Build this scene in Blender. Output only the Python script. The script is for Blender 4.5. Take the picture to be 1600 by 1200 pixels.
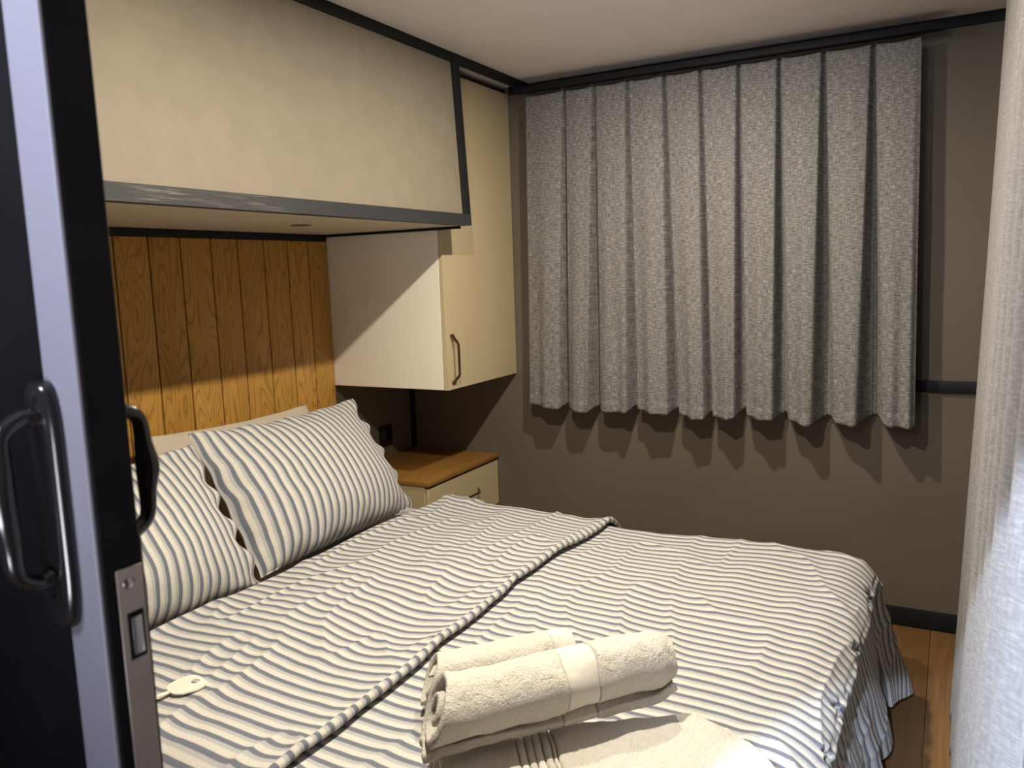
import bpy, bmesh, math, random
import numpy as np
from mathutils import Vector, Matrix, noise

# ------------------------------------------------------------------ setup
for o in list(bpy.data.objects):
    bpy.data.objects.remove(o, do_unlink=True)
SC = bpy.context.scene
COL = SC.collection
S = 0.9                      # layout unit -> metres
PI = math.pi
random.seed(4)
H = 2.3                      # ceiling
XB = 3.44                    # window wall
YH = 2.479                   # head wall
EYE = Vector((0, 0, 1.444))

# camera
cd = bpy.data.cameras.new('camera')
cam = bpy.data.objects.new('camera', cd)
COL.objects.link(cam)
SC.camera = cam
cd.sensor_fit = 'HORIZONTAL'
cd.sensor_width = 36.0
cd.lens = 36.0 * 1265.4 / 1600.0
R_rows = ((0.47495223, -0.13403138, 0.86974477),
          (-0.87940641, -0.03564147, 0.47473578),
          (-0.03263051, -0.99033594, -0.13479605))
m = Matrix.Identity(4)
for i in range(3):
    r = R_rows[i]
    m[i][0] = r[0]; m[i][1] = -r[1]; m[i][2] = -r[2]
m.translation = EYE * S
cam.matrix_world = m
cd.clip_start = 0.02
cd.dof.use_dof = True
cd.dof.focus_distance = 2.6 * S
cd.dof.aperture_fstop = 9.5

# view
SC.view_settings.view_transform = 'Standard'
SC.view_settings.look = 'None'
SC.view_settings.gamma = 1.0
SC.view_settings.use_curve_mapping = False
SC.view_settings.exposure = 0.0

# world: nearly dark, the cabin is closed
w = bpy.data.worlds.new('world')
SC.world = w
w.use_nodes = True
w.node_tree.nodes['Background'].inputs[0].default_value = (0.5, 0.6, 0.8, 1)
w.node_tree.nodes['Background'].inputs[1].default_value = 0.02

# daylight from the corridor, plus an added ceiling fill
LAMP_W = 28.5
LAMP_POS = ((2.37, 0.84), (1.30, 0.84))
LAMP_COL = (1.0, 0.885, 0.715)


def area(name, loc, target, size, power, color, size_y=None):
    ld = bpy.data.lights.new(name, 'AREA')
    ld.energy = power * S * S
    ld.color = color
    ld.size = size * S
    if size_y:
        ld.shape = 'RECTANGLE'; ld.size_y = size_y * S
    lo = bpy.data.objects.new(name, ld)
    COL.objects.link(lo)
    lo.location = Vector(loc) * S
    d = Vector(target) - Vector(loc)
    lo.rotation_euler = d.to_track_quat('-Z', 'Y').to_euler()
    return lo


cl_ = area('corridor_daylight', (-0.45, 0.75, 2.12), (0.38, 0.66, 1.72), 0.30, 6.5, (0.78, 0.83, 1.0))
cl_.data.spread = math.radians(85)
up_ = area('added_ceiling_fill', (-0.85, -0.10, 0.95), (1.6, 0.75, 2.5), 0.7, 6.5, (0.92, 0.88, 0.98))  # unseen fill, added to brighten the ceiling from below
up_.data.spread = math.radians(62)

# a beam of daylight with straight edges (comes in through a small corridor pane)
sp = bpy.data.lights.new('daylight_beam', 'SPOT')
sp.energy = 380.0 * S * S
sp.color = (0.70, 0.80, 1.0)
sp.use_square = True
sp.spot_blend = 0.12
sp.shadow_soft_size = 0.02
SPOT_HALF = math.radians(14)
sp.spot_size = 2 * SPOT_HALF
so = bpy.data.objects.new('daylight_beam', sp)
COL.objects.link(so)
s_loc = Vector((-0.5, 0.16, 1.9))
n_pl = Vector((0.369, 0.691, 0.622)).normalized()      # plane that bounds the beam
fwd_in = Vector((2.1, -0.02, -1.26))
fwd_in = (fwd_in - n_pl * fwd_in.dot(n_pl)).normalized()  # lies in the bounding plane
axis = (fwd_in * math.cos(SPOT_HALF * 0.92) - n_pl * math.sin(SPOT_HALF * 0.92)).normalized()
zc = -axis
yc = (n_pl - axis * n_pl.dot(axis)).normalized()
xc = yc.cross(zc)
mm = Matrix((xc, yc, zc)).transposed().to_4x4()
mm.translation = s_loc * S
so.matrix_world = mm

# ------------------------------------------------------------------ materials


class NT:
    def __init__(self, name, rough=0.6, spec=0.5):
        self.m = bpy.data.materials.new(name)
        self.m.use_nodes = True
        self.t = self.m.node_tree
        self.n = self.t.nodes
        self.b = self.n['Principled BSDF']
        self.b.inputs['Roughness'].default_value = rough
        self.b.inputs['Specular IOR Level'].default_value = spec

    def add(self, kind, **kw):
        n = self.n.new(kind)
        for k, v in kw.items():
            setattr(n, k, v)
        return n

    def link(self, a, b):
        self.t.links.new(a, b)

    def coords(self, scale=(1, 1, 1), kind='Object', rot=(0, 0, 0), vec=None):
        mp = self.add('ShaderNodeMapping')
        mp.inputs['Scale'].default_value = scale
        mp.inputs['Rotation'].default_value = rot
        if vec is None:
            tc = self.add('ShaderNodeTexCoord')
            vec = tc.outputs[kind]
        self.link(vec, mp.inputs['Vector'])
        return mp.outputs['Vector']

    def noise(self, vec, scale=5, detail=4, rough=0.5, dist=0.0):
        n = self.add('ShaderNodeTexNoise')
        n.inputs['Scale'].default_value = scale
        n.inputs['Detail'].default_value = detail
        n.inputs['Roughness'].default_value = rough
        n.inputs['Distortion'].default_value = dist
        self.link(vec, n.inputs['Vector'])
        return n.outputs['Fac']

    def ramp(self, fac, stops, interp='LINEAR'):
        r = self.add('ShaderNodeValToRGB')
        r.color_ramp.interpolation = interp
        el = r.color_ramp.elements
        while len(el) < len(stops):
            el.new(0.5)
        for e, (p, c) in zip(el, stops):
            e.position = p
            e.color = (*c, 1) if len(c) == 3 else c
        self.link(fac, r.inputs['Fac'])
        return r.outputs['Color']

    def math(self, op, a, b=None, c=None):
        n = self.add('ShaderNodeMath', operation=op)
        for i, v in enumerate((a, b, c)):
            if v is None:
                continue
            if isinstance(v, (int, float)):
                n.inputs[i].default_value = v
            else:
                self.link(v, n.inputs[i])
        return n.outputs[0]

    def mix(self, fac, a, b, mode='MIX'):
        n = self.add('ShaderNodeMix', data_type='RGBA', blend_type=mode)
        for s, v in ((n.inputs[0], fac), (n.inputs[6], a), (n.inputs[7], b)):
            if isinstance(v, (int, float)):
                s.default_value = v
            elif isinstance(v, tuple):
                s.default_value = (*v, 1) if len(v) == 3 else v
            else:
                self.link(v, s)
        return n.outputs[2]

    def color(self, c):
        if isinstance(c, tuple):
            self.b.inputs['Base Color'].default_value = (*c, 1)
        else:
            self.link(c, self.b.inputs['Base Color'])

    def bump(self, h, strength=0.3, dist=0.005, prev=None):
        b = self.add('ShaderNodeBump')
        b.inputs['Strength'].default_value = strength
        b.inputs['Distance'].default_value = dist
        self.link(h, b.inputs['Height'])
        if prev is not None:
            self.link(prev, b.inputs['Normal'])
        self.link(b.outputs['Normal'], self.b.inputs['Normal'])
        return b.outputs['Normal']


def mat_plain(name, col, rough=0.5, spec=0.5, metal=0.0, var=0.06, nscale=6, bump=0.0, bscale=200):
    t = NT(name, rough, spec)
    v = t.coords()
    n = t.noise(v, nscale, 4)
    lo = tuple(c * (1 - var) for c in col)
    hi = tuple(min(1, c * (1 + var)) for c in col)
    t.color(t.ramp(n, [(0.3, lo), (0.7, hi)]))
    t.b.inputs['Metallic'].default_value = metal
    if bump:
        t.bump(t.noise(v, bscale, 3), bump, 0.002)
    return t.m


def mat_wall():
    t = NT('taupe_wall_paint', 0.55, 0.35)
    v = t.coords()
    base = t.ramp(t.noise(v, 2.5, 5), [(0.3, (0.122, 0.103, 0.078)), (0.7, (0.140, 0.119, 0.092))])
    scuff = t.ramp(t.noise(v, 9, 6, 0.7), [(0.66, (0, 0, 0)), (0.80, (1, 1, 1))])
    col = t.mix(t.math('MULTIPLY', scuff, 0.22), base, (0.26, 0.22, 0.19))
    t.color(col)
    t.bump(t.noise(v, 60, 3), 0.08, 0.002)
    return t.m


def mat_wood(name, c_dark, c_mid, c_light, rough=0.42, along='Z', ring=13.0, sc=1.0, line=0.5, q_=0.16, pore=0.28):
    """contour lines of a stretched noise give cathedral grain; every board has its own offset"""
    t = NT(name, rough, 0.4)
    tc = t.add('ShaderNodeTexCoord')
    at = t.add('ShaderNodeAttribute', attribute_name='board')
    off = t.add('ShaderNodeVectorMath', operation='SCALE')
    off.inputs[0].default_value = (7.3, 3.1, 5.7)
    t.link(at.outputs['Fac'], off.inputs['Scale'])
    addv = t.add('ShaderNodeVectorMath', operation='ADD')
    t.link(tc.outputs['Object'], addv.inputs[0]); t.link(off.outputs[0], addv.inputs[1])
    st = {'Z': (1, 1, q_), 'X': (q_, 1, 1), 'Y': (1, q_, 1)}[along]
    v1 = t.coords(tuple(8 * sc * q for q in st), vec=addv.outputs[0])
    n = t.noise(v1, 1.0, 2.2, 0.45, 0.25)
    band = t.math('FRACT', t.math('MULTIPLY', n, ring))
    # saw tooth: soft early wood rising to a dark late-wood line
    late = t.ramp(band, [(0.0, (0.9, 0.9, 0.9)), (0.10, (0.25, 0.25, 0.25)), (0.55, (0.0, 0.0, 0.0)), (0.86, (0.35, 0.35, 0.35)), (1.0, (1, 1, 1))])
    fine = t.noise(t.coords(tuple((150 if q == 1 else 5) * sc for q in st), vec=addv.outputs[0]), 1.0, 3)
    fineR = t.ramp(fine, [(0.36, (0, 0, 0)), (0.64, (1, 1, 1))])
    big = t.noise(t.coords(tuple(3 * q for q in st), vec=addv.outputs[0]), 1.0, 2)
    wn = t.add('ShaderNodeTexWhiteNoise', noise_dimensions='1D')
    t.link(at.outputs['Fac'], wn.inputs['W'])
    tone = t.math('ADD', t.math('MULTIPLY', big, 0.6), t.math('MULTIPLY', wn.outputs['Value'], 0.45))
    base = t.ramp(tone, [(0.25, c_mid), (0.85, c_light)])
    base = t.mix(t.math('MULTIPLY', fineR, pore), base, c_mid)
    col = t.mix(t.math('MULTIPLY', late, line), base, c_dark)
    t.color(col)
    hgt = t.math('SUBTRACT', t.math('MULTIPLY', fine, 0.4), t.math('MULTIPLY', late, 0.5))
    t.bump(hgt, 0.2, 0.001)
    return t.m


def mat_stripes(name='striped_cotton', period=0.034):
    """woven stripes laid out in the cloth's own UV (metres)"""
    t = NT(name, 0.85, 0.15)
    uv = t.add('ShaderNodeUVMap', uv_map='UVMap')
    sx = t.add('ShaderNodeSeparateXYZ')
    t.link(uv.outputs['UV'], sx.inputs[0])
    wob = t.noise(t.coords((9, 9, 1), vec=uv.outputs['UV']), 1.0, 2)
    u = t.math('ADD', sx.outputs[0], t.math('MULTIPLY', t.math('SUBTRACT', wob, 0.5), 0.005))
    f = t.math('FRACT', t.math('DIVIDE', u, period))
    cream = (0.61, 0.59, 0.54)
    pale = (0.425, 0.43, 0.435)
    tint = (0.55, 0.54, 0.505)
    dark = (0.155, 0.172, 0.215)
    col = t.ramp(f, [(0.0, tint), (0.05, cream), (0.30, cream), (0.35, tint), (0.42, pale), (0.60, pale),
                     (0.675, dark), (0.945, dark), (0.985, tint)])
    wv = t.noise(t.coords((900, 300, 1), vec=uv.outputs['UV']), 1.0, 2)
    wv2 = t.noise(t.coords((60, 500, 1), vec=uv.outputs['UV']), 1.0, 2)
    wr = t.ramp(wv, [(0.3, (0.86, 0.86, 0.86)), (0.7, (1.08, 1.08, 1.08))])
    wr2 = t.ramp(wv2, [(0.3, (0.93, 0.93, 0.93)), (0.7, (1.05, 1.05, 1.05))])
    t.color(t.mix(1.0, t.mix(1.0, col, wr, 'MULTIPLY'), wr2, 'MULTIPLY'))
    cr = t.noise(t.coords((10, 16, 1), vec=uv.outputs['UV']), 1.0, 4, 0.5, 0.4)
    nn = t.bump(cr, 0.22, 0.006)
    t.bump(wv, 0.15, 0.0008, nn)
    t.b.inputs['Sheen Weight'].default_value = 0.1
    return t.m


def mat_linen(name, lo, hi, scale=1.0):
    t = NT(name, 0.9, 0.12)
    uv = t.add('ShaderNodeUVMap', uv_map='UVMap')
    a = t.noise(t.coords((40 * scale, 260 * scale, 1), vec=uv.outputs['UV']), 1.0, 4, 0.65)
    b = t.noise(t.coords((260 * scale, 30 * scale, 1), vec=uv.outputs['UV']), 1.0, 4, 0.65)
    c = t.noise(t.coords((700, 700, 1), vec=uv.outputs['UV']), 1.0, 2)
    s = t.math('ADD', t.math('MULTIPLY', a, 0.62), t.math('ADD', t.math('MULTIPLY', b, 0.36), t.math('MULTIPLY', c, 0.08)))
    t.color(t.ramp(s, [(0.41, lo), (0.54, tuple(p * .62 + q * .38 for p, q in zip(lo, hi))), (0.66, hi)]))
    t.bump(s, 0.25, 0.0012)
    t.b.inputs['Sheen Weight'].default_value = 0.08
    return t.m


def mat_terry(name, col, band=False):
    t = NT(name, 0.95, 0.1)
    v = t.coords()
    n1 = t.noise(v, 260, 3, 0.7)
    n2 = t.noise(v, 45, 4, 0.6)
    c = t.ramp(n1, [(0.3, tuple(q * 0.90 for q in col)), (0.65, col)])
    t.color(c)
    if not band:
        p = t.bump(n2, 0.6, 0.010)
        t.bump(n1, 0.8, 0.005, p)
    else:
        t.bump(n1, 0.15, 0.0008)
    t.b.inputs['Sheen Weight'].default_value = 0.25
    return t.m


def mat_worn_black(name):
    t = NT(name, 0.5, 0.4)
    v = t.coords((3, 60, 60))
    n = t.noise(v, 3.0, 5, 0.6)
    n2 = t.noise(t.coords(), 2.2, 3)
    sxx = t.add('ShaderNodeSeparateXYZ'); tcx = t.add('ShaderNodeTexCoord'); t.link(tcx.outputs['Object'], sxx.inputs[0])
    zone = t.ramp(t.math('ADD', sxx.outputs[0], 0.5), [(0.10, (.25, .25, .25)), (0.2, (1, 1, 1)), (0.42, (1, 1, 1)), (0.62, (.08, .08, .08))])
    f = t.math('MULTIPLY', t.ramp(n, [(0.52, (0, 0, 0)), (0.72, (1, 1, 1))]), t.ramp(n2, [(0.42, (0, 0, 0)), (0.62, (1, 1, 1))]))
    t.color(t.mix(t.math('MULTIPLY', f, zone), (0.026, 0.027, 0.030), (0.24, 0.225, 0.20)))
    t.bump(n, 0.15, 0.001)
    return t.m


M = {}
M['wall'] = mat_wall()
M['ceiling'] = mat_plain('ceiling_panel', (0.82, 0.745, 0.69), 0.45, 0.4, var=0.03)
M['trim'] = mat_plain('charcoal_trim', (0.010, 0.0103, 0.013), 0.6, 0.22, var=0.15, nscale=30)
M['worn'] = mat_worn_black('worn_charcoal_paint')
M['beigepaper'] = mat_plain('beige_wallpaper', (0.215, 0.186, 0.145), 0.6, 0.3, var=0.05, nscale=14, bump=0.35, bscale=110)
M['soffit'] = mat_plain('beige_soffit', (0.55, 0.47, 0.36), 0.5, 0.4, var=0.03)
M['white'] = mat_plain('cream_white_laminate', (0.86, 0.81, 0.72), 0.4, 0.4, var=0.02, nscale=3)
M['beige'] = mat_plain('beige_laminate', (0.52, 0.43, 0.27), 0.38, 0.4, var=0.03, nscale=3)
M['edge'] = mat_plain('cream_edge_band', (0.72, 0.66, 0.54), 0.4, 0.4, var=0.02)
M['bronze'] = mat_plain('bronze_metal', (0.20, 0.15, 0.09), 0.35, 0.5, metal=1.0, var=0.2, nscale=40)
M['oak'] = mat_wood('golden_oak', (0.14, 0.058, 0.010), (0.44, 0.230, 0.046), (0.58, 0.32, 0.075), ring=25, line=0.6)
M['groove'] = mat_plain('dark_groove_wood', (0.10, 0.045, 0.012), 0.6, var=0.2, nscale=30)
M['topwood'] = mat_wood('orange_wood_top', (0.11, 0.050, 0.010), (0.215, 0.105, 0.024), (0.30, 0.150, 0.038), along='X', ring=7, line=0.3)
M['floor'] = mat_wood('floor_laminate', (0.075, 0.036, 0.014), (0.15, 0.076, 0.030), (0.26, 0.140, 0.058), along='X', ring=8, line=0.22, rough=0.38, q_=0.05, pore=0.7)
M['stripe'] = mat_stripes()
M['linen'] = mat_linen('grey_linen', (0.092, 0.091, 0.093), (0.35, 0.345, 0.335))
M['sheer'] = mat_linen('pale_grey_linen', (0.165, 0.16, 0.156), (0.31, 0.302, 0.295), 1.6)
M['greycotton'] = mat_plain('taupe_cotton', (0.50, 0.44, 0.36), 0.85, 0.15, var=0.04, nscale=10, bump=0.2, bscale=60)
M['sheet'] = mat_plain('light_grey_sheet', (0.52, 0.51, 0.50), 0.85, 0.15, var=0.03, bump=0.1, bscale=80)
M['terry'] = mat_terry('cream_terry', (0.72, 0.69, 0.62))
M['terryband'] = mat_terry('cream_terry_border', (0.72, 0.685, 0.615), True)
M['blackdoor'] = mat_plain('black_door_paint', (0.0045, 0.004, 0.005), 0.6, 0.12, var=0.2, nscale=20)
M['stile'] = mat_plain('stile_painted_reflection', (0.17, 0.17, 0.205), 0.45, 0.4, var=0.03)  # daylight reflected on the stile, put into its base colour
M['brownwear'] = mat_plain('worn_brown_edge', (0.060, 0.034, 0.024), 0.7, 0.2, var=0.4, nscale=50)
M['plate'] = mat_plain('brushed_lock_plate', (0.30, 0.26, 0.23), 0.5, 0.5, metal=0.3, var=0.08, nscale=30)
M['steel'] = mat_plain('steel', (0.5, 0.5, 0.52), 0.3, 0.5, metal=1.0, var=0.05)
M['blackmetal'] = mat_plain('glossy_black_metal', (0.014, 0.013, 0.014), 0.16, 0.7, var=0.1)
M['nickel'] = mat_plain('pale_nickel_key', (0.86, 0.82, 0.70), 0.5, 0.5, metal=0.15, var=0.06, nscale=30)
M['blackplastic'] = mat_plain('black_plastic', (0.012, 0.012, 0.013), 0.4, 0.4, var=0.1)
M['mattress'] = M['sheet']
M['base'] = mat_plain('dark_bed_base', (0.05, 0.042, 0.036), 0.7, 0.2)
M['whitemetal'] = mat_plain('white_lamp_rim', (0.75, 0.73, 0.70), 0.4)
gl = NT('window_glass', 0.05)
gl.color((0.02, 0.025, 0.03))
M['glass'] = gl.m
em = NT('lamp_lens', 0.4)
em.color((0.9, 0.85, 0.75))
em.b.inputs['Emission Color'].default_value = (*LAMP_COL, 1)
em.b.inputs['Emission Strength'].default_value = 20.0
M['lens'] = em.m

# ------------------------------------------------------------------ geometry helpers
WLOC = {}


def wl(o):
    return WLOC.get(o.name, Vector((0, 0, 0)))


def thing(name, label, cat, loc=(0, 0, 0), group=None, kind=None):
    o = bpy.data.objects.new(name, None)
    o.empty_display_size = 0.05
    COL.objects.link(o)
    o.location = Vector(loc) * S
    WLOC[o.name] = Vector(loc) * S
    if label: o['label'] = label
    if cat: o['category'] = cat
    if group: o['group'] = group
    if kind: o['kind'] = kind
    return o


def tag(o, label=None, cat=None, group=None, kind=None):
    if label: o['label'] = label
    if cat: o['category'] = cat
    if group: o['group'] = group
    if kind: o['kind'] = kind
    return o


def obj(name, geo, mat, parent=None, loc=None, smooth=True, angle=40, uv=None, board=None, label=None):
    """geo = (verts, faces) in layout units, world placed; loc = origin for a top-level mesh"""
    V, F = geo
    org = wl(parent) if parent is not None else (Vector(loc) * S if loc is not None else Vector((0, 0, 0)))
    P = np.asarray(V, float) * S - np.array(org)
    me = bpy.data.meshes.new(name)
    me.from_pydata(P.tolist(), [], [tuple(int(i) for i in f) for f in F])
    me.update()
    if uv is not None:
        lay = me.uv_layers.new(name='UVMap')
        uvv = np.asarray(uv, float) * S
        idx = np.empty(len(me.loops), dtype=np.int32)
        me.loops.foreach_get('vertex_index', idx)
        lay.data.foreach_set('uv', uvv[idx].ravel())
    if board is not None:
        a = me.attributes.new('board', 'FLOAT', 'FACE')
        a.data.foreach_set('value', np.asarray(board, float))
    mats = mat if isinstance(mat, (list, tuple)) else [mat]
    for q in mats:
        me.materials.append(q)
    bm = bmesh.new(); bm.from_mesh(me)
    bmesh.ops.recalc_face_normals(bm, faces=bm.faces)
    bm.to_mesh(me); bm.free()
    if smooth:
        me.polygons.foreach_set('use_smooth', np.ones(len(me.polygons), bool))
        if angle < 179:
            me.set_sharp_from_angle(angle=math.radians(angle))
    o = bpy.data.objects.new(name, me)
    COL.objects.link(o)
    if parent is not None:
        o.parent = parent
        WLOC[o.name] = org
    else:
        o.location = org
        WLOC[o.name] = org
    if label: o['label'] = label
    return o


def join(*gs):
    V = []; F = []
    for v, f in gs:
        b = len(V)
        V.extend([tuple(q) for q in v])
        F.extend([tuple(i + b for i in q) for q in f])
    return V, F


def box(x0, x1, y0, y1, z0, z1, bev=0.0, seg=2):
    bm = bmesh.new()
    vs = [bm.verts.new((x, y, z)) for x in (x0, x1) for y in (y0, y1) for z in (z0, z1)]
    for f in ((0, 1, 3, 2), (4, 6, 7, 5), (0, 4, 5, 1), (2, 3, 7, 6), (0, 2, 6, 4), (1, 5, 7, 3)):
        bm.faces.new([vs[i] for i in f])
    if bev:
        bmesh.ops.bevel(bm, geom=list(bm.edges), offset=bev, segments=seg, profile=0.5, affect='EDGES')
    bm.verts.index_update()
    g = ([tuple(v.co) for v in bm.verts], [tuple(v.index for v in f.verts) for f in bm.faces])
    bm.free()
    return g


def hexa(c):
    """8 corners: bottom 4 ccw, top 4 ccw"""
    return list(c), [(0, 3, 2, 1), (4, 5, 6, 7), (0, 1, 5, 4), (1, 2, 6, 5), (2, 3, 7, 6), (3, 0, 4, 7)]


def tube(pts, rad, n=12, flat=None):
    """sweep an ellipse along pts; rad = float or list; flat=(ref axis, factor) squashes along ref axis"""
    pts = [Vector(p) for p in pts]
    V = []; F = []
    up = None
    for i, p in enumerate(pts):
        a = pts[max(0, i - 1)]; b = pts[min(len(pts) - 1, i + 1)]
        t = (b - a).normalized()
        if up is None:
            up = t.orthogonal().normalized()
        up = (up - t * up.dot(t)).normalized()
        sd = t.cross(up)
        r = rad[i] if isinstance(rad, (list, tuple)) else rad
        for k in range(n):
            an = 2 * PI * k / n
            d = up * math.cos(an) * r + sd * math.sin(an) * r
            if flat:
                ax = Vector(flat[0]); d = d - ax * d.dot(ax) * (1 - flat[1])
            V.append(tuple(p + d))
    for i in range(len(pts) - 1):
        for k in range(n):
            k2 = (k + 1) % n
            F.append((i * n + k, i * n + k2, (i + 1) * n + k2, (i + 1) * n + k))
    F.append(tuple(range(n - 1, -1, -1)))
    F.append(tuple((len(pts) - 1) * n + k for k in range(n)))
    return V, F


def spline(ctrl, n=40):
    """Catmull-Rom through ctrl"""
    c = [Vector(p) for p in ctrl]
    c = [c[0] * 2 - c[1]] + c + [c[-1] * 2 - c[-2]]
    out = []
    segs = len(c) - 3
    for i in range(n + 1):
        s = min(i / n * segs, segs - 1e-6)
        k = int(s); t = s - k
        p0, p1, p2, p3 = c[k:k + 4]
        out.append(0.5 * ((2 * p1) + (p2 - p0) * t + (2 * p0 - 5 * p1 + 4 * p2 - p3) * t * t + (3 * p1 - p0 - 3 * p2 + p3) * t ** 3))
    return out


def lathe(prof, c=(0, 0, 0), axis='Z', n=32):
    V = []; F = []
    for r, h in prof:
        for k in range(n):
            a = 2 * PI * k / n
            x, y = r * math.cos(a), r * math.sin(a)
            p = {'Z': (x, y, h), 'X': (h, x, y), 'Y': (x, h, y)}[axis]
            V.append((p[0] + c[0], p[1] + c[1], p[2] + c[2]))
    for i in range(len(prof) - 1):
        for k in range(n):
            k2 = (k + 1) % n
            F.append((i * n + k, i * n + k2, (i + 1) * n + k2, (i + 1) * n + k))
    F.append(tuple(range(n)))
    F.append(tuple((len(prof) - 1) * n + k for k in range(n)))
    return V, F


def gridF(nu, nv, off=0):
    return [(off + i * nv + j, off + (i + 1) * nv + j, off + (i + 1) * nv + j + 1, off + i * nv + j + 1)
            for i in range(nu - 1) for j in range(nv - 1)]


def nz(x, y, z=0.0):
    return noise.noise(Vector((x, y, z)))


def sstep(a, b, x):
    t = max(0.0, min(1.0, (x - a) / (b - a)))
    return t * t * (3 - 2 * t)


# ------------------------------------------------------------------ the room
def struct(name, geo, mat, parent=None, **k):
    o = obj(name, geo, mat, parent, **k)
    if parent is None:
        o['kind'] = 'structure'
    return o


X0 = -1.05; Y0 = -0.78

# floor boards run along X
gs = []; bd = []
yy = Y0; i = 0
while yy < YH:
    xx = X0 - random.uniform(0, 1.0)
    while xx < XB:
        xe = xx + 1.25
        a, b = max(xx, X0), min(xe, XB)
        if b > a:
            g = box(a + .0006, b - .0006, yy + .0006, min(yy + .135, YH) - .0006, -0.02, 0.0, 0.0008, 1)
            gs.append(g); bd += [i + 0.37] * len(g[1]); i += 1
        xx = xe
    yy += .135
g = box(X0, XB, Y0, YH, -0.06, -0.021)
gs.append(g); bd += [0] * len(g[1])
struct('floor', join(*gs), M['floor'], board=bd)
struct('ceiling', box(X0 - .05, XB + .06, Y0 - .05, YH + .05, H, H + .05), M['ceiling'])
struct('wall_right', box(XB, XB + .06, Y0 - .05, YH + .05, -.06, H), M['wall'])
struct('wall_back', box(X0, XB, YH, YH + .05, -.06, H), M['wall'])
struct('wall_front', box(X0, XB, Y0 - .05, Y0, -.06, H), M['wall'])
struct('wall_corridor', box(X0 - .05, X0, Y0 - .05, YH + .05, -.06, H), M['wall'])
struct('wall_left', box(.50, .56, .88, YH, 0, H), M['wall'])
# trims
struct('baseboard_right', box(XB - .016, XB, Y0, 1.97, 0.0, 0.074, .002), M['trim'])
struct('trim_1', box(XB - .014, XB, Y0, 1.84, H - .038, H, .002), M['trim'])                  # ceiling trim on window wall
struct('trim_2', box(.56, XB - .026, 1.733, 1.750, H - .038, H, .002), M['trim'])             # ceiling beam strip
struct('trim_3', box(2.825, XB - .026, 1.8485, 1.860, H - .030, H - .019, .002), M['trim'])           # over the tall door
struct('trim_4', box(XB - .018, XB, -.75, .24, .948, .990, .003), M['trim'])                  # rail right of window
struct('trim_5', box(XB - .022, XB, YH - .022, YH, 0.56, .965, .002), M['trim'])              # corner strip
# window behind the curtain
wn = thing('window_1', None, None, (XB, .92, .98), kind='structure')
obj('window_frame', join(box(XB - .020, XB, .24, 1.62, .948, .990, .003), box(XB - .020, XB, .24, 1.62, 2.06, 2.10, .003),
                         box(XB - .020, XB, .24, .285, .991, 2.059, .003), box(XB - .020, XB, 1.575, 1.62, .991, 2.059, .003),
                         box(XB - .020, XB, .91, .95, .991, 2.059, .003)), M['trim'], wn)
obj('window_pane', box(XB - .010, XB - .004, .28, 1.58, .985, 2.065), M['glass'], wn)

# ------------------------------------------------------------------ overhead cabinet
XC = 2.823
oc = thing('overhead_cabinet', 'long beige overhead box above the bed with dark charcoal frame', 'cabinet', (1.69, 2.1, 1.64))


def slopeY(z):
    return 1.70 + (z - 1.64) / (2.262 - 1.64) * 0.03


def slab(x0, x1, z0, z1, d0, d1):
    a, b = slopeY(z0), slopeY(z1)
    return hexa([(x0, a + d0, z0), (x1, a + d0, z0), (x1, a + d1, z0), (x0, a + d1, z0),
                 (x0, b + d0, z1), (x1, b + d0, z1), (x1, b + d1, z1), (x0, b + d1, z1)])


ZT = 2.2615
obj('front_panel', slab(.56, 2.778, 1.684, ZT, .008, .028), M['beigepaper'], oc, smooth=False)
obj('bottom_rail', slab(.56, XC, 1.64, 1.684, 0, .042), M['worn'], oc, smooth=False)
obj('side_stile', slab(2.782, XC, 1.6842, ZT, 0, .042), M['trim'], oc, smooth=False)
obj('stile_bead', slab(2.7725, 2.7815, 1.6845, ZT, -.003, .0078), M['blackplastic'], oc, smooth=False)
obj('end_panel', box(XC - .018, XC - .001, 1.775, YH - .002, 1.655, ZT), M['beigepaper'], oc, smooth=False)
sof = obj('underside', box(.56, XC - .002, 1.743, 2.452, 1.641, 1.654), M['soffit'], oc, smooth=False)
obj('rear_strip', box(.56, XC - .002, 2.4525, 2.4785, 1.612, 1.654, .002), M['trim'], oc)
obj('side_strip', box(XC - .016, XC - .0015, 1.75, 2.452, 1.630, 1.6405, .001), M['trim'], oc)
rs = obj('recessed_spotlight', lathe([(.0, 1.6405), (.020, 1.6405), (.022, 1.638), (.034, 1.638), (.037, 1.6405), (.037, 1.6412), (0, 1.6412)],
                                      (2.232, 2.055, 0)), M['bronze'], oc, label='unlit bronze recessed spotlight ring')

# ------------------------------------------------------------------ tall wall cabinet
wc = thing('wall_cabinet', 'wall cabinet with beige door and white side hanging above the nightstand', 'cabinet', (3.13, 2.16, .968))
ZC0, ZC1 = .968, 2.268
obj('side_panel', box(XC, XC + .018, 1.868, YH - .001, ZC0, ZC1, .001, 1), M['white'], wc, label='white side panel')
obj('body', join(box(XC + .0185, XB - .002, 1.870, YH - .001, ZC0 + .002, ZC0 + .02), box(XC + .0185, XB - .002, 1.870, YH - .001, ZC1 - .02, ZC1),
                 box(XB - .02, XB - .0025, 1.870, YH - .001, ZC0 + .0205, ZC1 - .0205), box(XC + .0185, XB - .0205, YH - .012, YH - .001, ZC0 + .0205, ZC1 - .0205)), M['white'], wc, smooth=False)
dr = obj('door', box(XC + .001, XB - .003, 1.847, 1.8665, ZC0 - .002, ZC1 - .001, .0015, 1), M['beige'], wc, label='beige laminate door')


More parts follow.
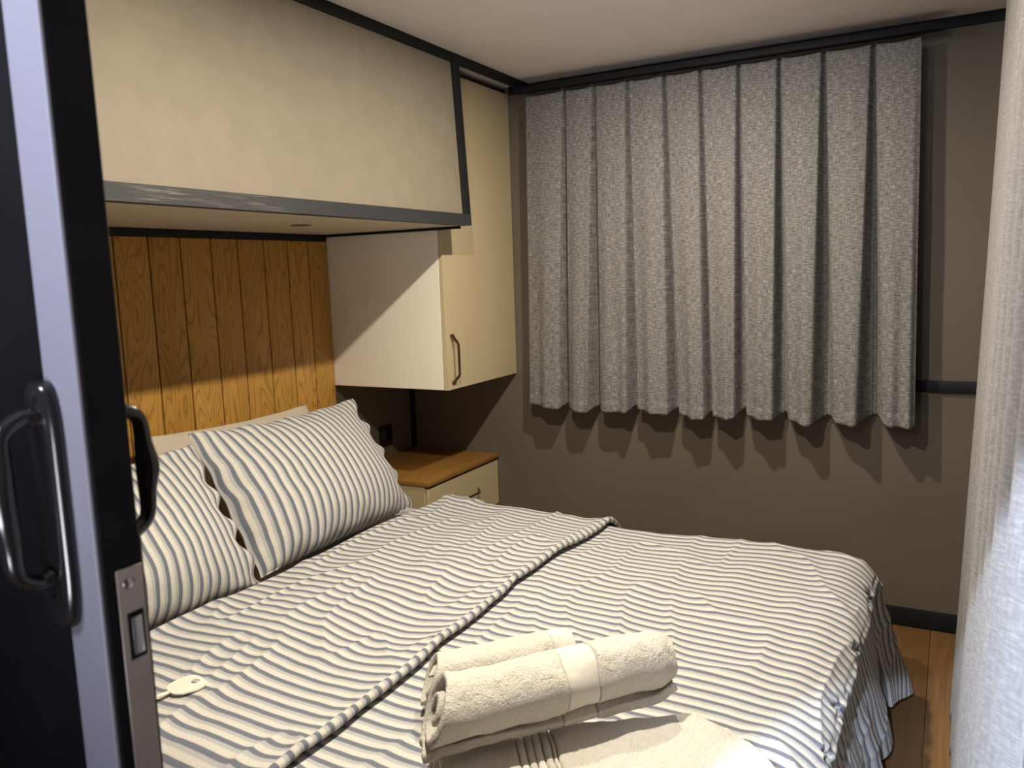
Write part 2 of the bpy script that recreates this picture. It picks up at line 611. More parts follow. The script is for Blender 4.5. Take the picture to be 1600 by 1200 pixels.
def bow_handle(cx, cy, z0, z1, proj=.030, wid=.012, th=.006, vertical=True, axis_c=0.0):
    """flat bow handle on a face at y = cy that looks along -y; runs along z (vertical) or x"""
    L = []
    c = [(0.0, 0.0), (.10, .55), (.17, .92), (.26, 1.0), (.5, 1.0), (.74, 1.0), (.83, .92), (.90, .55), (1.0, 0.0)]
    pts = spline([(cx, cy - p * proj, z0 + (z1 - z0) * t) if vertical else (z0 + (z1 - z0) * t, cy - p * proj, axis_c) for t, p in c], 48)
    V = []; F = []
    n = len(pts)
    for i, p in enumerate(pts):
        a = pts[max(0, i - 1)]; b = pts[min(n - 1, i + 1)]
        t = (b - a).normalized()
        side = Vector((1, 0, 0)) if vertical else Vector((0, 0, 1))
        nn = side.cross(t).normalized()
        u = abs(i / (n - 1) - .5) * 2
        w_ = wid * (0.55 + 0.45 * sstep(.45, .8, u) + .35 * sstep(.85, 1, u))
        t_ = th * (1 + .5 * sstep(.8, 1, u))
        for sx, sn in ((-1, -1), (1, -1), (1, 1), (-1, 1)):
            V.append(tuple(p + side * sx * w_ / 2 + nn * sn * t_ / 2))
    for i in range(n - 1):
        for k in range(4):
            F.append((i * 4 + k, i * 4 + (k + 1) % 4, (i + 1) * 4 + (k + 1) % 4, (i + 1) * 4 + k))
    F.append((3, 2, 1, 0)); F.append(tuple((n - 1) * 4 + k for k in range(4)))
    return V, F


obj('handle', bow_handle(2.866, 1.8472, .992, 1.197, .034, .016, .007), M['bronze'], dr, angle=50, label='bronze bow handle')

# ------------------------------------------------------------------ oak headboard
XP = [XC - .135 * k for k in range(0, 17)]
XP[1:8] = [2.696, 2.573, 2.440, 2.303, 2.173, 2.035, 1.902]
for k in range(8, 17):
    XP[k] = 1.902 - .135 * (k - 7)
gs = []; bd = []
for k in range(16):
    a, b = max(XP[k + 1], .57), XP[k] - (.001 if k == 0 else 0)
    g = box(a + .0028, b - .0028, 2.452, 2.470, .26, 1.6115, .003, 2)
    gs.append(g); bd += [k * 1.7 + .31] * len(g[1])
hb = thing('headboard', 'golden oak tongue and groove board panel standing behind the pillows', 'headboard', (1.7, 2.46, .26))
obj('boards', join(*gs), M['oak'], hb, board=bd)
obj('backing', box(.57, XC - .001, 2.4702, 2.4788, .26, 1.6115), M['groove'], hb, label='dark wood showing in the grooves')

# ------------------------------------------------------------------ nightstand
ns = thing('nightstand', 'small beige nightstand with orange wood top beside the bed', 'nightstand', (3.13, 2.22, 0))
gs = box(2.812, XB - .002, 1.962, YH - .002, .540, .560, .002)
obj('top', gs, M['topwood'], ns, board=[2.0] * len(gs[1]), label='orange brown wood top')
obj('body', join(box(2.818, 2.834, 1.99, YH - .003, .0, .5395, .001, 1), box(XB - .02, XB - .004, 1.99, YH - .003, .0, .5395, .001, 1),
                 box(2.8345, XB - .0205, 1.99, YH - .003, .04, .056), box(2.8345, XB - .0205, YH - .012, YH - .003, .057, .5395),
                 box(2.8345, XB - .0205, 2.02, 2.035, .0, .0395), box(2.8345, XB - .0205, 1.995, YH - .013, .290, .304)), M['beige'], ns)
for zz0, zz1 in ((.305, .528), (.065, .296)):
    d = obj('drawer', box(2.820, XB - .006, 1.971, 1.9895, zz0, zz1, .0015, 1), M['beige'], ns)
    zc_ = (zz0 + zz1) / 2 + .005
    obj('handle', bow_handle(0, 1.9712, 3.05, 3.24, .030, .014, .006, False, zc_), M['bronze'], d, angle=50, label='bronze bow handle')

# ------------------------------------------------------------------ socket on the head wall
sk = thing('power_socket', 'black power socket on the wall beneath the wall cabinet', 'socket', (3.195, YH, .663))
obj('cover_plate', box(3.145, 3.245, YH - .010, YH - .0005, .610, .716, .004), M['blackplastic'], sk)
obj('socket_face', lathe([(0, YH - .0135), (.030, YH - .0135), (.034, YH - .0105), (.034, YH - .0102)], (3.195, 0, .663), 'Y', 28), M['blackmetal'], sk)
for dx in (-.0095, .0095):
    obj('socket_hole', lathe([(0, YH - .0142), (.0028, YH - .0142), (.0028, YH - .0136)], (3.195 + dx, 0, .663), 'Y', 12), M['blackdoor'], sk)

# ------------------------------------------------------------------ bed
bed = thing('bed', 'double bed with pale grey sheet under the striped bedding', 'bed', (1.82, 1.36, 0))
obj('bed_base', box(.94, 2.68, .34, 2.44, .03, .26, .01), M['base'], bed)
for lx in (1.0, 2.62):
    for ly in (.42, 2.36):
        obj('leg', box(lx - .03, lx + .03, ly - .03, ly + .03, 0, .0295), M['base'], bed)
mt = box(.92, 2.70, .32, 2.445, .262, .492, .045, 4)
obj('mattress', mt, M['mattress'], bed, label='mattress in a pale grey fitted sheet')

# duvet -------------------------------------------------------------
RX0, RX1, RY0 = 1.02, 2.645, .300     # flat part of the top
ARC = .150


def wrinkle(x, y):
    a = nz(x * 1.6 + 3 + y * .6, y * 6.5, 1.7) * .0085
    b = nz(x * 2.4 + y * 2, y * 8.0 - x * 2.0, 4.2)
    b = (1 - min(1, abs(b) * 2.2)) ** 3 * .0065
    c = nz(x * 1.3, y * 2.1, 9.0) * .012
    d = nz(x * 4 + y * 5, y * 11.0, 6.6) * .0022
    return a + b + c + d


def duvet_pos(cx, cy, ztop, lift=0.0, wr=1.0):
    """cloth coordinates -> world: flat top, rounded edge, hanging sides"""
    bx = max(RX0 - cx, 0.0, cx - RX1)
    sgn = -1 if cx < RX0 else 1
    by = max(RY0 - cy, 0.0)
    px = min(max(cx, RX0), RX1); py = max(cy, RY0)
    e = max(bx, by)
    if e <= 0:
        edge = min(cx - RX0, RX1 - cx, cy - RY0)
        dome = .012 * sstep(0, .5, edge)
        return (cx, cy, ztop + dome + wr * wrinkle(cx, cy) + lift)
    h = math.hypot(bx, by)
    nx, ny = bx / h * sgn, -by / h
    q = ARC + lift
    qa = ARC * PI / 2
    if e < qa:
        a = e / ARC
        L = q * math.sin(a); D = q * (1 - math.cos(a)) - lift
        hang = 0
    else:
        L = q; D = ARC + (e - qa)
        hang = e - qa
    # vertical folds of the hanging cloth
    s_ = py * (1 if by == 0 else 0) + px * (1 if bx == 0 else 0) + (math.atan2(by, bx) * .25 if bx > 0 and by > 0 else 0)
    per = px * 1.0 * (by > 0) + py * 1.0 * (bx > 0) + math.atan2(by, bx + 1e-9) * .3
    f = sstep(0, .35, hang)
    L += f * (.018 * math.sin(per * 24 + 4 * nz(per * 3, 0, 2)) + .02 * nz(per * 5, hang * 2, 5.0)) + hang * (.10 * by + .06 * bx) / h
    cornerness = min(bx, by) / h if h > 0 else 0
    L += f * .09 * cornerness + .035 * sstep(0, .2, e) * cornerness
    wv = wrinkle(cx, cy) * wr * (1 - .4 * f)
    D -= wv * math.cos(min(e / ARC, PI / 2))
    L += wv * math.sin(min(e / ARC, PI / 2))
    # gathered seam along the foot
    if by > 0:
        k_ = by / h * (1 - sstep(0.02, .16, bx))
        ge = (e - qa * .60 - .014 * nz(px * 5, 1.0, 8.0))
        dpt = .003 + .006 * max(0, nz(px * 7, 3.0, 1.0))
        L -= k_ * dpt * math.exp(-(ge / .010) ** 2)
        for sx in (2.50, 2.12, 1.82, 1.62, 1.28):
            dx = px - sx
            rr = math.hypot(dx, ge)
            if rr < .16:
                an = math.atan2(ge, dx)
                w_ = math.exp(-(rr / .055) ** 2)
                L -= k_ * (.020 * math.exp(-(rr / .022) ** 2) + .0055 * w_ * math.sin(an * 7 + sx * 9))
        L -= k_ * .045 * sstep(0, .07, ge) * (1 - sstep(.10, .42, ge) * .75)
        gath = math.exp(-max(0, ge) / .12) if ge > 0 else 0
        L += k_ * gath * .0055 * nz(px * 26, ge * 1.5, 4.0)
    return (px + nx * L, py + ny * L, ztop - D)


dv = thing('duvet', 'blue and cream striped duvet turned back near the pillows, covering the bed', 'duvet', (1.82, 1.0, .5))
ZTOP = .520
nu, nv = 300, 330
us = np.linspace(RX0 - .42, RX1 + .52, nu)
vs = np.concatenate([np.linspace(RY0 - .55, RY0, 170), np.linspace(RY0, 1.74, nv - 169)[1:]])
V = []; UV = []
for a in us:
    for b in vs:
        V.append(duvet_pos(a, b, ZTOP))
        UV.append((a + .01 * nz(a * 3, b * 3, 7.7), b))
obj('main_cover', (V, gridF(nu, nv)), M['stripe'], dv, uv=UV, angle=180)
# turned-back flap: from the hem (v=1.09) to the fold near the pillows, then down
nu2, nv2 = 300, 170
us = np.linspace(RX0 - .40, RX1 + .30, nu2)
V = []; UV = []
L_flat = .70
for a in us:
    hem = 1.088 + .012 * nz(a * 3.1, 2.0, 1.0) + .01 * math.sin(a * 4.0)
    end = 1.772 + .010 * nz(a * 2.5, 7, 1.0)
    for j in range(nv2):
        t = j / (nv2 - 1) * (L_flat + .09)
        if t < L_flat:
            y = hem + (end - hem) * t / L_flat
            lift = .026 - .006 * sstep(0, .05, t) + .014 * sstep(.05, .5, t)
            zt = ZTOP + lift - .0
            p = duvet_pos(a, y, ZTOP, lift, 1.25)
            V.append(p)
        else:
            an = (t - L_flat) / .038
            p = duvet_pos(a, end, ZTOP, .034, 1.25)
            rr = .022
            V.append((p[0], end + rr * math.sin(an) * 1.1, p[2] - rr * (1 - math.cos(an))))
        UV.append((a + .017 + .012 * nz(a * 3, t * 4, 17.7), t))
obj('turned_back_flap', (V, gridF(nu2, nv2)), M['stripe'], dv, uv=UV, angle=180)
# rolled hem of the flap
V = []; UV = []
nr = 14
us = np.linspace(RX0 - .40, RX1 + .30, 320)
for a in us:
    hem = 1.088 + .012 * nz(a * 3.1, 2.0, 1.0) + .01 * math.sin(a * 4.0)
    p = Vector(duvet_pos(a, hem, ZTOP, .020, 1.25))
    r = .0105 * (1 + .25 * nz(a * 14, 0, 3.0))
    for k in range(nr):
        an = 2 * PI * k / nr
        V.append((p.x, p.y - .004 + r * math.cos(an), p.z + .0015 + r * math.sin(an)))
        UV.append((a + .010, k * .004))
F = []
for i in range(len(us) - 1):
    for k in range(nr):
        k2 = (k + 1) % nr
        F.append((i * nr + k, i * nr + k2, (i + 1) * nr + k2, (i + 1) * nr + k))
obj('rolled_hem', (V, F), M['stripe'], dv, uv=UV, angle=180)


# ------------------------------------------------------------------ pillows
def pillow(name, label, corners, thick, mat, seed, ruffle=.012, group=None, flange=.0):
    """corners BL, BR, TR, TL; front bulges along the normal"""
    BL, BR, TR, TL = [Vector(c) for c in corners]
    c0 = (BL + BR + TR + TL) / 4
    eu = ((BR + TR) - (BL + TL)).normalized()
    ev = ((TL + TR) - (BL + BR)).normalized()
    nn = eu.cross(ev).normalized()
    if nn.y > 0: nn = -nn
    W = ((BR + TR) / 2 - (BL + TL) / 2).length
    Hh = ((TL + TR) / 2 - (BL + BR) / 2).length
    N1, N2 = 120, 90
    V = []; UV = []
    for side in (1, -1):
        for i in range(N1):
            u = -1 + 2 * i / (N1 - 1)
            for j in range(N2):
                v = -1 + 2 * j / (N2 - 1)
                base = (BL * (1 - u) * (1 - v) + BR * (1 + u) * (1 - v) + TR * (1 + u) * (1 + v) + TL * (1 - u) * (1 + v)) / 4
                ub, vb = abs(u), abs(v)
                # sides pulled in between pointed corners
                ins_u = (.045 if u > 0 else .018) * (1 - v * v) * u * (W / 2)
                ins_v = (.085 if v > 0 else .015) * (1 - u * u) * v * (Hh / 2)
                p = base - eu * ins_u - ev * ins_v
                prof = (max(0, 1 - ub ** 2.4) ** .68) * (max(0, 1 - vb ** 2.3) ** .60)
                sag = 1 - .28 * v
                b = thick / 2 * prof * sag
                # wrinkles running from the seams inward
                edge_u = sstep(.55, 1.0, ub); edge_v = sstep(.7, 1.0, vb)
                rf = math.sin(v * 16 + seed + 2 * nz(v * 4, seed, 0)) * sstep(.72, 1.0, ub) * (1 if u > 0 else .3) * (1 - .3 * edge_v)
                rg = math.sin(u * 17 + seed * 2 + 2 * nz(u * 4, seed, 3)) * edge_v
                b += (rf * ruffle * .5 + rg * ruffle * .45) * side * prof ** .3
                b += side * .008 * nz(u * 2 + seed, v * 2.5, side) * prof
                b += side * .004 * nz(u * 7 + seed, v * 5, side) * prof ** .5 * sstep(.3, .9, max(ub, vb))
                p = p + nn * b * side
                p = p + eu * (ruffle * .9 * math.sin(v * 13 + seed) * sstep(.85, 1, ub) * (1 if u > 0 else .12))
                p = p + nn * (ruffle * .8 * math.sin(v * 15 + seed * 1.3) * sstep(.8, 1, ub) * (1 if u > 0 else .25) + ruffle * .6 * math.sin(u * 14 + seed) * sstep(.8, 1, vb))
                V.append(tuple(p))
                UV.append((u * W / 2 * 1.08 + .005 * nz(u * 2, v * 3, seed) + seed, v * Hh / 2 * 1.1))
    F = gridF(N1, N2) + gridF(N1, N2, N1 * N2)
    # stitch rims
    def idx(s, i, j): return s * N1 * N2 + i * N2 + j
    for i in range(N1 - 1):
        for j in (0, N2 - 1):
            F.append((idx(0, i, j), idx(0, i + 1, j), idx(1, i + 1, j), idx(1, i, j)))
    for j in range(N2 - 1):
        for i in (0, N1 - 1):
            F.append((idx(0, i, j), idx(0, i, j + 1), idx(1, i, j + 1), idx(1, i, j)))
    zmin = min(v[2] for v in V)
    o = obj(name, (V, F), mat, None, loc=(c0.x, c0.y, zmin), uv=UV, angle=180)
    tag(o, label, 'pillow', group)
    return o


pillow('pillow', 'striped pillow leaning at the nightstand end of the bed', [(1.735, 1.855, .535), (2.555, 1.87, .535), (2.59, 2.17, .955), (1.735, 2.13, .972)], .27, M['stripe'], 1.3)
pillow('pillow', 'striped pillow half hidden behind the black door', [(.90, 1.84, .535), (1.715, 1.825, .535), (1.72, 2.09, .945), (.90, 2.12, .95)], .27, M['stripe'], 4.1)
pillow('pillow', 'plain taupe pillow standing against the oak headboard behind the striped ones', [(1.735, 2.19, .535), (2.55, 2.20, .535), (2.535, 2.37, .93), (1.715, 2.37, .945)], .13, M['greycotton'], 2.2, ruffle=.004)

# ------------------------------------------------------------------ window curtain
rail = box(3.300, 3.346, .06, 1.745, 2.236, 2.262, .003)
tag(obj('curtain_rail', rail, M['trim'], None, loc=(3.32, .9, 2.236)), 'dark ceiling rail carrying the grey window curtain', 'curtain rail')
wcur = thing('window_curtain', 'short grey linen curtain with pleats hanging over the window', 'curtain', (3.34, .92, .83))
YT = [1.705, 1.517, 1.377, 1.227, 1.068, .918, .768, .615, .455, .285, .128]
YBm = [1.728, 1.545, 1.400, 1.215, 1.030, .880, .752, .590, .430, .262, .108]
rnd = random.Random(8)
NP = len(YT) - 1
wid_b = [.014, .019, .012, .015, .012, .018, .023, .033, .036, .0]     # groove half-width at hem
dep = [.065, .070, .062, .070, .065, .075, .075, .080, .080, 0]
par = [(rnd.uniform(.3, .7), rnd.uniform(-1, 1), rnd.uniform(.5, 1)) for _ in range(NP)]
ZC_T, ZC_B = 2.226, .828
nY, nZ = 800, 150
V = []; UV = []
for i in range(nY):
    s = i / (nY - 1) * NP
    k = min(int(s), NP - 1); t = s - k
    for j in range(nZ):
        q = j / (nZ - 1)            # 0 top .. 1 bottom
        y = (YT[k] * (1 - t) + YT[k + 1] * t) * (1 - q) + (YBm[k] * (1 - t) + YBm[k + 1] * t) * q
        pw = abs(YT[k + 1] - YT[k])
        g = 0.0
        # grooves at both ends of the panel
        for e, tt in ((k - 1, t), (k, 1 - t)):
            if 0 <= e < NP - 1:
                hw = .007 + (wid_b[e] - .007) * q ** 1.05
                dd = tt * pw / hw
                g += dep[e] * (.45 + .55 * min(1, q * 1.6)) * math.exp(-dd ** 4) if dd < 4 else 0
        pa, pb, pc = par[k]
        bulge = (.005 + .034 * q ** .8) * (sstep(0, .86, t) ** .85 if t < .86 else 1 - .55 * sstep(.86, 1.0, t)) + .006 * math.sin(PI * t)
        wave = (.002 + .016 * max(0, q - .25) ** 1.1) * pc * math.sin(2 * PI * (t * (1.2 + .7 * pa) + pa)) + .006 * max(0, q - .5) * math.sin(2 * PI * t * 3.1 + pb * 5)
        wave += .005 * q * nz(y * 18, q * 3, 2.0)
        x = 3.338 + g - bulge - wave * math.sin(PI * min(1, max(0, t))) - .004 * nz(y * 6, q * 5, 3)
        zb = ZC_B + .012 * math.sin(s * 2.1 + 1) * .6 + .22 * (x - 3.33)
        ztp = ZC_T - .008 * abs(math.sin(PI * s)) 
        z = ztp * (1 - q) + zb * q
        # hem
        hz = z - zb
        if hz < .048: x -= .0022
        if abs(hz - .050) < .010: x += .0035 * math.exp(-((hz - .05) / .006) ** 2)
        V.append((x, y, z))
        UV.append((s * .21, z))
cl = obj('curtain_cloth', (V, gridF(nY, nZ)), M['linen'], wcur, uv=UV, angle=180)
md = cl.modifiers.new('thickness', 'SOLIDIFY'); md.thickness = .0015; md.offset = 0
for k in range(NP + 1):
    for dy in ((0.0,) if k in (0, NP) else (.004,)):
        pp = [(3.330, YT[k] + dy, 2.213), (3.327, YT[k] + dy, 2.226), (3.325, YT[k] + dy, 2.2365)]
        obj('hook', tube(pp, .0016, 8), M['blackmetal'], wcur)

# ------------------------------------------------------------------ closet curtain at the foot of the bed
cc = thing('closet_curtain', 'tall pale grey curtain hanging to the floor at the right', 'curtain', (1.8, -.09, .02))
nX, nZ = 520, 70
V = []; UV = []
XA, XE = .62, 2.715
for i in range(nX):
    s = i / (nX - 1)
    x = XA + (XE - XA) * s
    for j in range(nZ):
        q = j / (nZ - 1)
        yb = -.098 + .050 * q + .026 * (1 - sstep(.1, .75, s))
        am = .014 + .016 * q
        ph = x * 2 * PI / .19 + 1.2 * nz(x * 2, 0, 5) + .3 * nz(x * 3, q * 2, 1)
        fold = am * (math.sin(ph) + .35 * math.sin(2 * ph + .8)) + .012 * nz(x * 1.5, q * 1.5, 8)
        V.append((x + .012 * math.cos(ph) * q - .02 * (1 - q) * s ** 6, yb + fold - .02, 2.235 * (1 - q) + .022 * q))
        UV.append((x * 1.25, 2.2 * (1 - q)))
cl = obj('curtain_cloth', (V, gridF(nX, nZ)), M['sheer'], cc, uv=UV, angle=180)
md = cl.modifiers.new('thickness', 'SOLIDIFY'); md.thickness = .0015; md.offset = 0
tag(obj('curtain_rail', box(.56, 2.66, -.135, -.105, 2.240, 2.262, .002), M['trim'], None, loc=(1.9, -.12, 2.24)),
    'dark ceiling rail above the tall pale curtain', 'curtain rail')

# ------------------------------------------------------------------ towels
UPV = Vector((0, 0, 1))


def make_towel(name, label, start, axis, length, fn, npts, nlen, thick, band, seed):
    """a thick sheet: cross-section fn(s, t) -> (across, up, lag) swept along the towel's own axis"""
    ax = Vector((axis[0], axis[1], 0)).normalized()
    sd = Vector((-ax.y, ax.x, 0))                  # across, away from the bed's foot
    st = Vector(start)
    V = []
    for i in range(nlen):
        t = i / (nlen - 1)
        for k in range(npts):
            a, b, lag = fn(k / (npts - 1), t)
            p = st + ax * (length * t + lag) + sd * a + UPV * b
            n1 = .0045 * nz(p.x * 22 + seed, p.y * 22, p.z * 22) + .0016 * nz(p.x * 70, p.y * 70 + seed, p.z * 70)
            V.append((p.x + n1 * .6, p.y - n1 * .5, p.z + n1))
    root = thing(name, label, 'towel', (st.x + ax.x * length / 2, st.y + ax.y * length / 2, min(v[2] for v in V)))
    fb, ft = [], []
    for f in gridF(nlen, npts):
        t = (f[0] // npts) / (nlen - 1)
        (fb if any(b0 <= t < b1 for b0, b1 in band) else ft).append(f)
    for nme, ff, mt_, th in (('terry_cloth', ft, M['terry'], thick), ('woven_border', fb, M['terryband'], thick * .86)):
        if not ff: continue
        used = sorted({i for f in ff for i in f})
        mp = {u: q for q, u in enumerate(used)}
        o = obj(nme, ([V[u] for u in used], [tuple(mp[i] for i in f) for f in ff]), mt_, root, angle=180)
        md = o.modifiers.new('thickness', 'SOLIDIFY'); md.thickness = th * S; md.offset = 0
        bv = o.modifiers.new('soft', 'SUBSURF'); bv.levels = 1; bv.render_levels = 1
    return root


def fold_profile(s, t):
    """three layers lying to and fro, round at the turns, drooping at the far end"""
    wd = .175; lay = .022; nl = 3
    arc = lay * .5 * PI
    tot = nl * 2 * wd + (nl - 1) * arc
    d = s * tot
    for k in range(nl):
        dirn = 1 if k % 2 == 0 else -1
        if d <= 2 * wd or k == nl - 1:
            a = (-wd + min(d, 2 * wd)) * dirn; z = k * lay
            break
        d -= 2 * wd
        if d <= arc:
            an = d / arc * PI
            a = dirn * (wd + lay * .5 * math.sin(an)); z = k * lay + lay * .5 * (1 - math.cos(an))
            break
        d -= arc
    e = sstep(.80, 1.0, t)
    z = z * (1 - .35 * e * e) + .005 * math.sin(PI * t)
    a *= 1 - .20 * sstep(.78, 1.0, t) ** 2
    return a, z, .010 * z / lay - .05 * (a / wd) ** 2 * e


make_towel('folded_towel', 'white folded towel lying flat beneath the rolled towels', (.985, .715, .549), (.59, -.81), .58,
           fold_profile, 160, 80, .0195, [(.24, .262), (.285, .307), (.33, .352)], 3.0)


def roll_big(s, t):
    """spiral; the outer end comes down at the front and trails under the roll"""
    tot = 1.75 * 2 * PI
    th = -PI * .62 - tot * (1 - s / .90) if s < .90 else None
    r1 = .069 - .012 * t
    tp = 1 - .30 * sstep(.90, 1, t) ** 2
    if th is not None:
        q = s / .90
        r = (.013 + (r1 - .013) * q) * (1 + .07 * nz(t * 3.2, 4.0, 1.0) + .05 * nz(t * 4, math.cos(th) * 1.2, math.sin(th) * 1.2))
        a = r * math.cos(-th) * 1.12 * tp * -1
        b = r * math.sin(th) * .96 * tp
    else:
        q = (s - .90) / .10
        a0 = r1 * math.cos(PI * .62) * 1.12 * tp * -1; b0 = -r1 * math.sin(PI * .62) * .96 * tp
        a = a0 - .055 * q
        b = b0 + .004 * math.sin(q * 7 + t * 6)
    hump = .012 * math.exp(-((t - .78) / .22) ** 2)
    return a, b + hump * (.5 + .5 * b / r1), (.030 * (b / r1) + .012 * (a / r1) - .006 * (1 - s)) * (1 - sstep(0, .6, t)) + .012 * (a / r1) * t


make_towel('rolled_towel', 'largest rolled white towel with woven border resting on the folded one', (1.081, .764, .691), (.76, -.65), .47,
           roll_big, 200, 110, .0165, [(.50, .64)], 7.0)


def roll_small(s, t):
    tot = 1.6 * 2 * PI
    th = -PI * .5 - tot * (1 - s)
    r = .012 + .040 * s
    tp = 1 - .10 * sstep(.9, 1, t)
    return -r * math.cos(th) * 1.10 * tp, r * math.sin(th) * .98 * tp, (.024 * math.sin(th) * s - .012 * math.cos(th)) * (1 - sstep(0, .6, t))


make_towel('rolled_towel', 'smaller rolled white towel lying behind the largest roll', (1.312, .935, .607), (.775, -.63), .33,
           roll_small, 150, 80, .015, [(.82, 1.01)], 11.0)

# ------------------------------------------------------------------ key on the duvet
kp = (1.122, 1.478)
kz = duvet_pos(kp[0], kp[1], ZTOP, .034, 1.25)[2] + .003
kt = thing('key', 'small pale metal key lying on the duvet beside the door edge', 'key', (kp[0], kp[1], kz))
ko = Vector((kp[0], kp[1], kz)); kd = Vector((-.96, .27, 0)).normalized(); kn = Vector((-kd.y, kd.x, 0))
out = [(-.036, -.012), (-.030, -.024), (-.012, -.027), (.006, -.022), (.016, -.010), (.016, .010), (.006, .022), (-.012, .027), (-.030, .024), (-.036, .012)]
hole = [(-.024 + .0065 * math.cos(a), .0065 * math.sin(a)) for a in [2 * PI * k / 20 for k in range(20)]]
bm = bmesh.new()


def plate2d(outline, holes, z0, z1, tr):
    """solid plate with a hole, from a ring of quads"""
    n = len(holes)
    # resample outline radially to match the hole vertices
    cx = -.024
    ring = []
    for (hx, hy) in holes:
        d = Vector((hx - cx, hy)).normalized()
        best = None
        for i in range(len(outline)):
            p = Vector(outline[i]) - Vector((cx, 0)); q = Vector(outline[(i + 1) % len(outline)]) - Vector((cx, 0))
            e = q - p
            den = d.x * e.y - d.y * e.x
            if abs(den) < 1e-9: continue
            t = (p.x * e.y - p.y * e.x) / den; u = (p.x * d.y - p.y * d.x) / den
            if t > 0 and -1e-6 <= u <= 1 + 1e-6: best = t if best is None else min(best, t)
        ring.append((cx + d.x * best, d.y * best))
    V = []
    for z in (z0, z1):
        for p in holes + ring:
            V.append(tr(p[0], p[1], z))
    F = []
    for k in range(n):
        k2 = (k + 1) % n
        F.append((k, k2, n + k2, n + k))
        F.append((2 * n + k, 3 * n + k, 3 * n + k2, 2 * n + k2))
        F.append((k, 2 * n + k, 2 * n + k2, k2))
        F.append((n + k, n + k2, 3 * n + k2, 3 * n + k))
    return V, F


def ktr(a, b, z):
    p = ko + kd * a * 1.5 + kn * b * 1.5
    return (p.x, p.y, kz + z)


obj('bow', plate2d(out, hole, 0, .0035, ktr), M['nickel'], kt, angle=30)
bl = [(.016, -.0045), (.062, -.0045), (.066, 0), (.062, .0045), (.055, .003), (.050, .0045), (.044, .0025), (.038, .0045), (.032, .003), (.026, .0045), (.016, .0045)]
V = [ktr(a, b, .0008) for a, b in bl] + [ktr(a, b, .0028) for a, b in bl]
n = len(bl)
F = [tuple(range(n)), tuple(range(2 * n - 1, n - 1, -1))] + [(k, (k + 1) % n, n + (k + 1) % n, n + k) for k in range(n)]
obj('blade', (V, F), M['nickel'], kt, smooth=False)

# ------------------------------------------------------------------ sliding door
XD0, XD1, YD = .380, .420, .585
d1 = thing('door_1', None, None, (.40, .99, .02), kind='structure')
obj('leaf', join(box(XD0 + .004, XD1, YD, 1.42, .02, 2.12, .0015, 1)), M['blackdoor'], d1)
obj('stile', box(XD0, XD0 + .0039, YD + .0005, YD + .043, .02, 2.12, .001, 1), M['stile'], d1, label='door stile with reflected daylight painted in')
obj('worn_edge', box(XD1 - .0005, XD1 + .0012, YD + .0002, YD + .004, .02, 1.24), M['brownwear'], d1, smooth=False, label='worn brown edge')
obj('latch_slot', box(.4005, .4150, YD - .0022, YD - .0017, 1.139, 1.179), M['blackdoor'], d1, smooth=False)
lp = obj('lock_plate', box(.3945, .4185, YD - .0016, YD - .0001, 1.00, 1.217, .0006, 1), M['plate'], d1, label='brushed lock plate')
obj('screw', lathe([(0, YD - .0030), (.0036, YD - .0028), (.0048, YD - .0017)], (.4045, 0, 1.204), 'Y', 20), M['steel'], lp)
obj('latch', box(.4030, .4125, YD - .0040, YD - .0023, 1.143, 1.175, .001, 2), M['steel'], lp, label='bright steel latch')


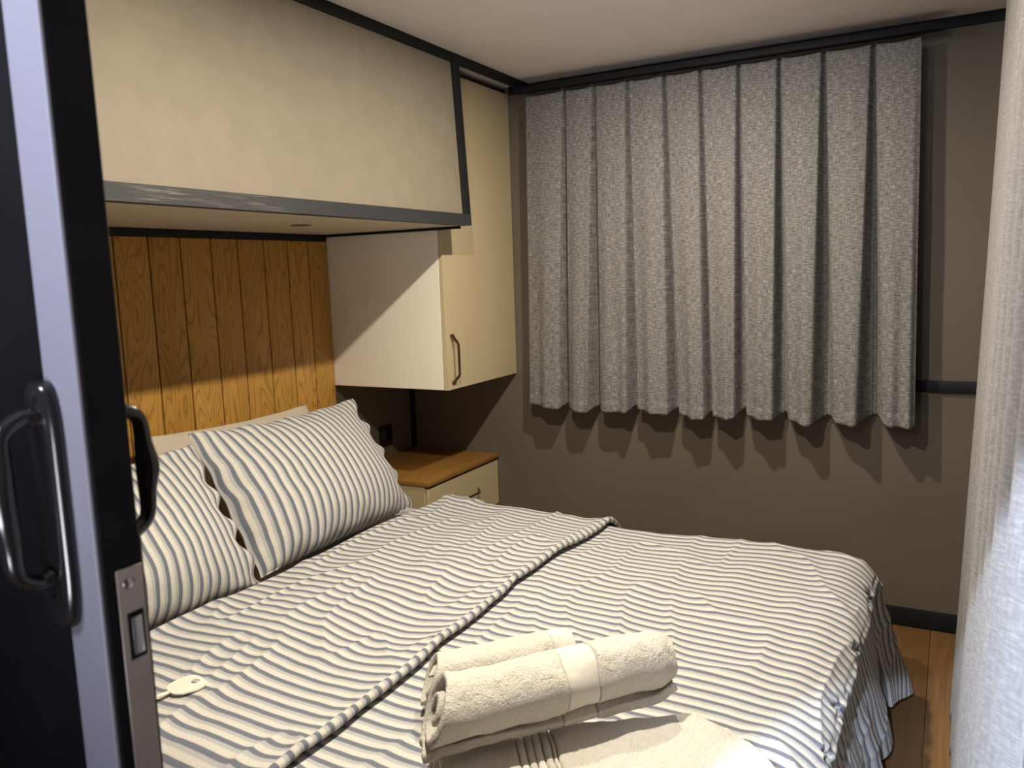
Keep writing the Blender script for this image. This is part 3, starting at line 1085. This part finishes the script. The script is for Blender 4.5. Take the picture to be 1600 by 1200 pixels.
def pull(sign, xf, yc_, z0, z1, proj):
    """plate + bow on a face at x = xf, looking along sign*x"""
    pl = []
    nseg = 40
    Vp = []; Fp = []
    zc0, zc1 = z0 - .045, z1 + .028
    prof = []
    for k in range(nseg):
        a = 2 * PI * k / nseg
        ca, sa = math.cos(a), math.sin(a)
        hw = .0195
        yy_ = yc_ + math.copysign(abs(ca) ** .6, ca) * hw
        zz_ = (zc0 + zc1) / 2 + math.copysign(abs(sa) ** .35, sa) * (zc1 - zc0) / 2
        prof.append((yy_, zz_))
    for sc_, dx in ((1, 0), (1, .006), (.8, .010)):
        for yy_, zz_ in prof:
            Vp.append((xf + sign * dx, yc_ + (yy_ - yc_) * sc_, (zc0 + zc1) / 2 + (zz_ - (zc0 + zc1) / 2) * (1 if sc_ == 1 else .97)))
    for r in range(2):
        for k in range(nseg):
            k2 = (k + 1) % nseg
            Fp.append((r * nseg + k, r * nseg + k2, (r + 1) * nseg + k2, (r + 1) * nseg + k))
    Fp.append(tuple(range(nseg))); Fp.append(tuple(2 * nseg + k for k in range(nseg)))
    hd = obj('handle', (Vp, Fp), M['blackmetal'], d1, angle=50, label='glossy black pull handle')
    c = spline([(xf + sign * .010, yc_, z1), (xf + sign * (proj * .55), yc_, z1 + .001), (xf + sign * proj * .93, yc_, z1 - .010),
                (xf + sign * proj, yc_, z1 - .035), (xf + sign * (proj + .002), yc_, (z0 + z1) / 2), (xf + sign * proj, yc_, z0 + .035),
                (xf + sign * proj * .93, yc_, z0 + .010), (xf + sign * (proj * .55), yc_, z0 - .001), (xf + sign * .010, yc_, z0)], 60)
    rr = []
    for i in range(len(c)):
        t = i / (len(c) - 1)
        r = .0066 + .0036 * math.exp(-((t - .5) / .13) ** 2) + .002 * (math.exp(-((t) / .06) ** 2) + math.exp(-((t - 1) / .06) ** 2))
        rr.append(r)
    obj('grip', tube(c, rr, 14), M['blackmetal'], hd, angle=180)
    for zz in (z1 + .016, z0 - .020):
        obj('screw', lathe([(0, xf + sign * .0125), (.004, xf + sign * .0120), (.005, xf + sign * .0098)], (0, yc_, zz), 'X', 18), M['blackmetal'], hd)


pull(-1, XD0 - .0003, .627, 1.215, 1.345, .040)
pull(1, XD1 + .0003, .632, 1.228, 1.338, .046)

# ------------------------------------------------------------------ ceiling downlights
def downlight(x, y, label, k):
    t = thing('ceiling_light', label, 'light', (x, y, H), group='ceiling downlights over the bed')
    obj('rim', lathe([(.034, H - .0005), (.050, H - .0005), (.050, H - .004), (.036, H - .007), (.034, H - .003)], (x, y, 0)), M['whitemetal'], t)
    obj('lens', lathe([(0, H - .0042), (.033, H - .0042), (.033, H - .0012), (0, H - .0012)], (x, y, 0)), M['lens'], t, label='glowing lens')
    ld = bpy.data.lights.new('downlight', 'AREA')
    ld.shape = 'DISK'; ld.size = .058 * S
    ld.energy = LAMP_W * k * S * S
    ld.color = LAMP_COL
    lo = bpy.data.objects.new('bulb', ld)
    COL.objects.link(lo)
    lo.parent = t
    lo.location = (0, 0, -.012 * S)
    return t


downlight(*LAMP_POS[0], 'round ceiling downlight nearest the window curtain', .96)
downlight(*LAMP_POS[1], 'round ceiling downlight nearest the black door', 1.28)
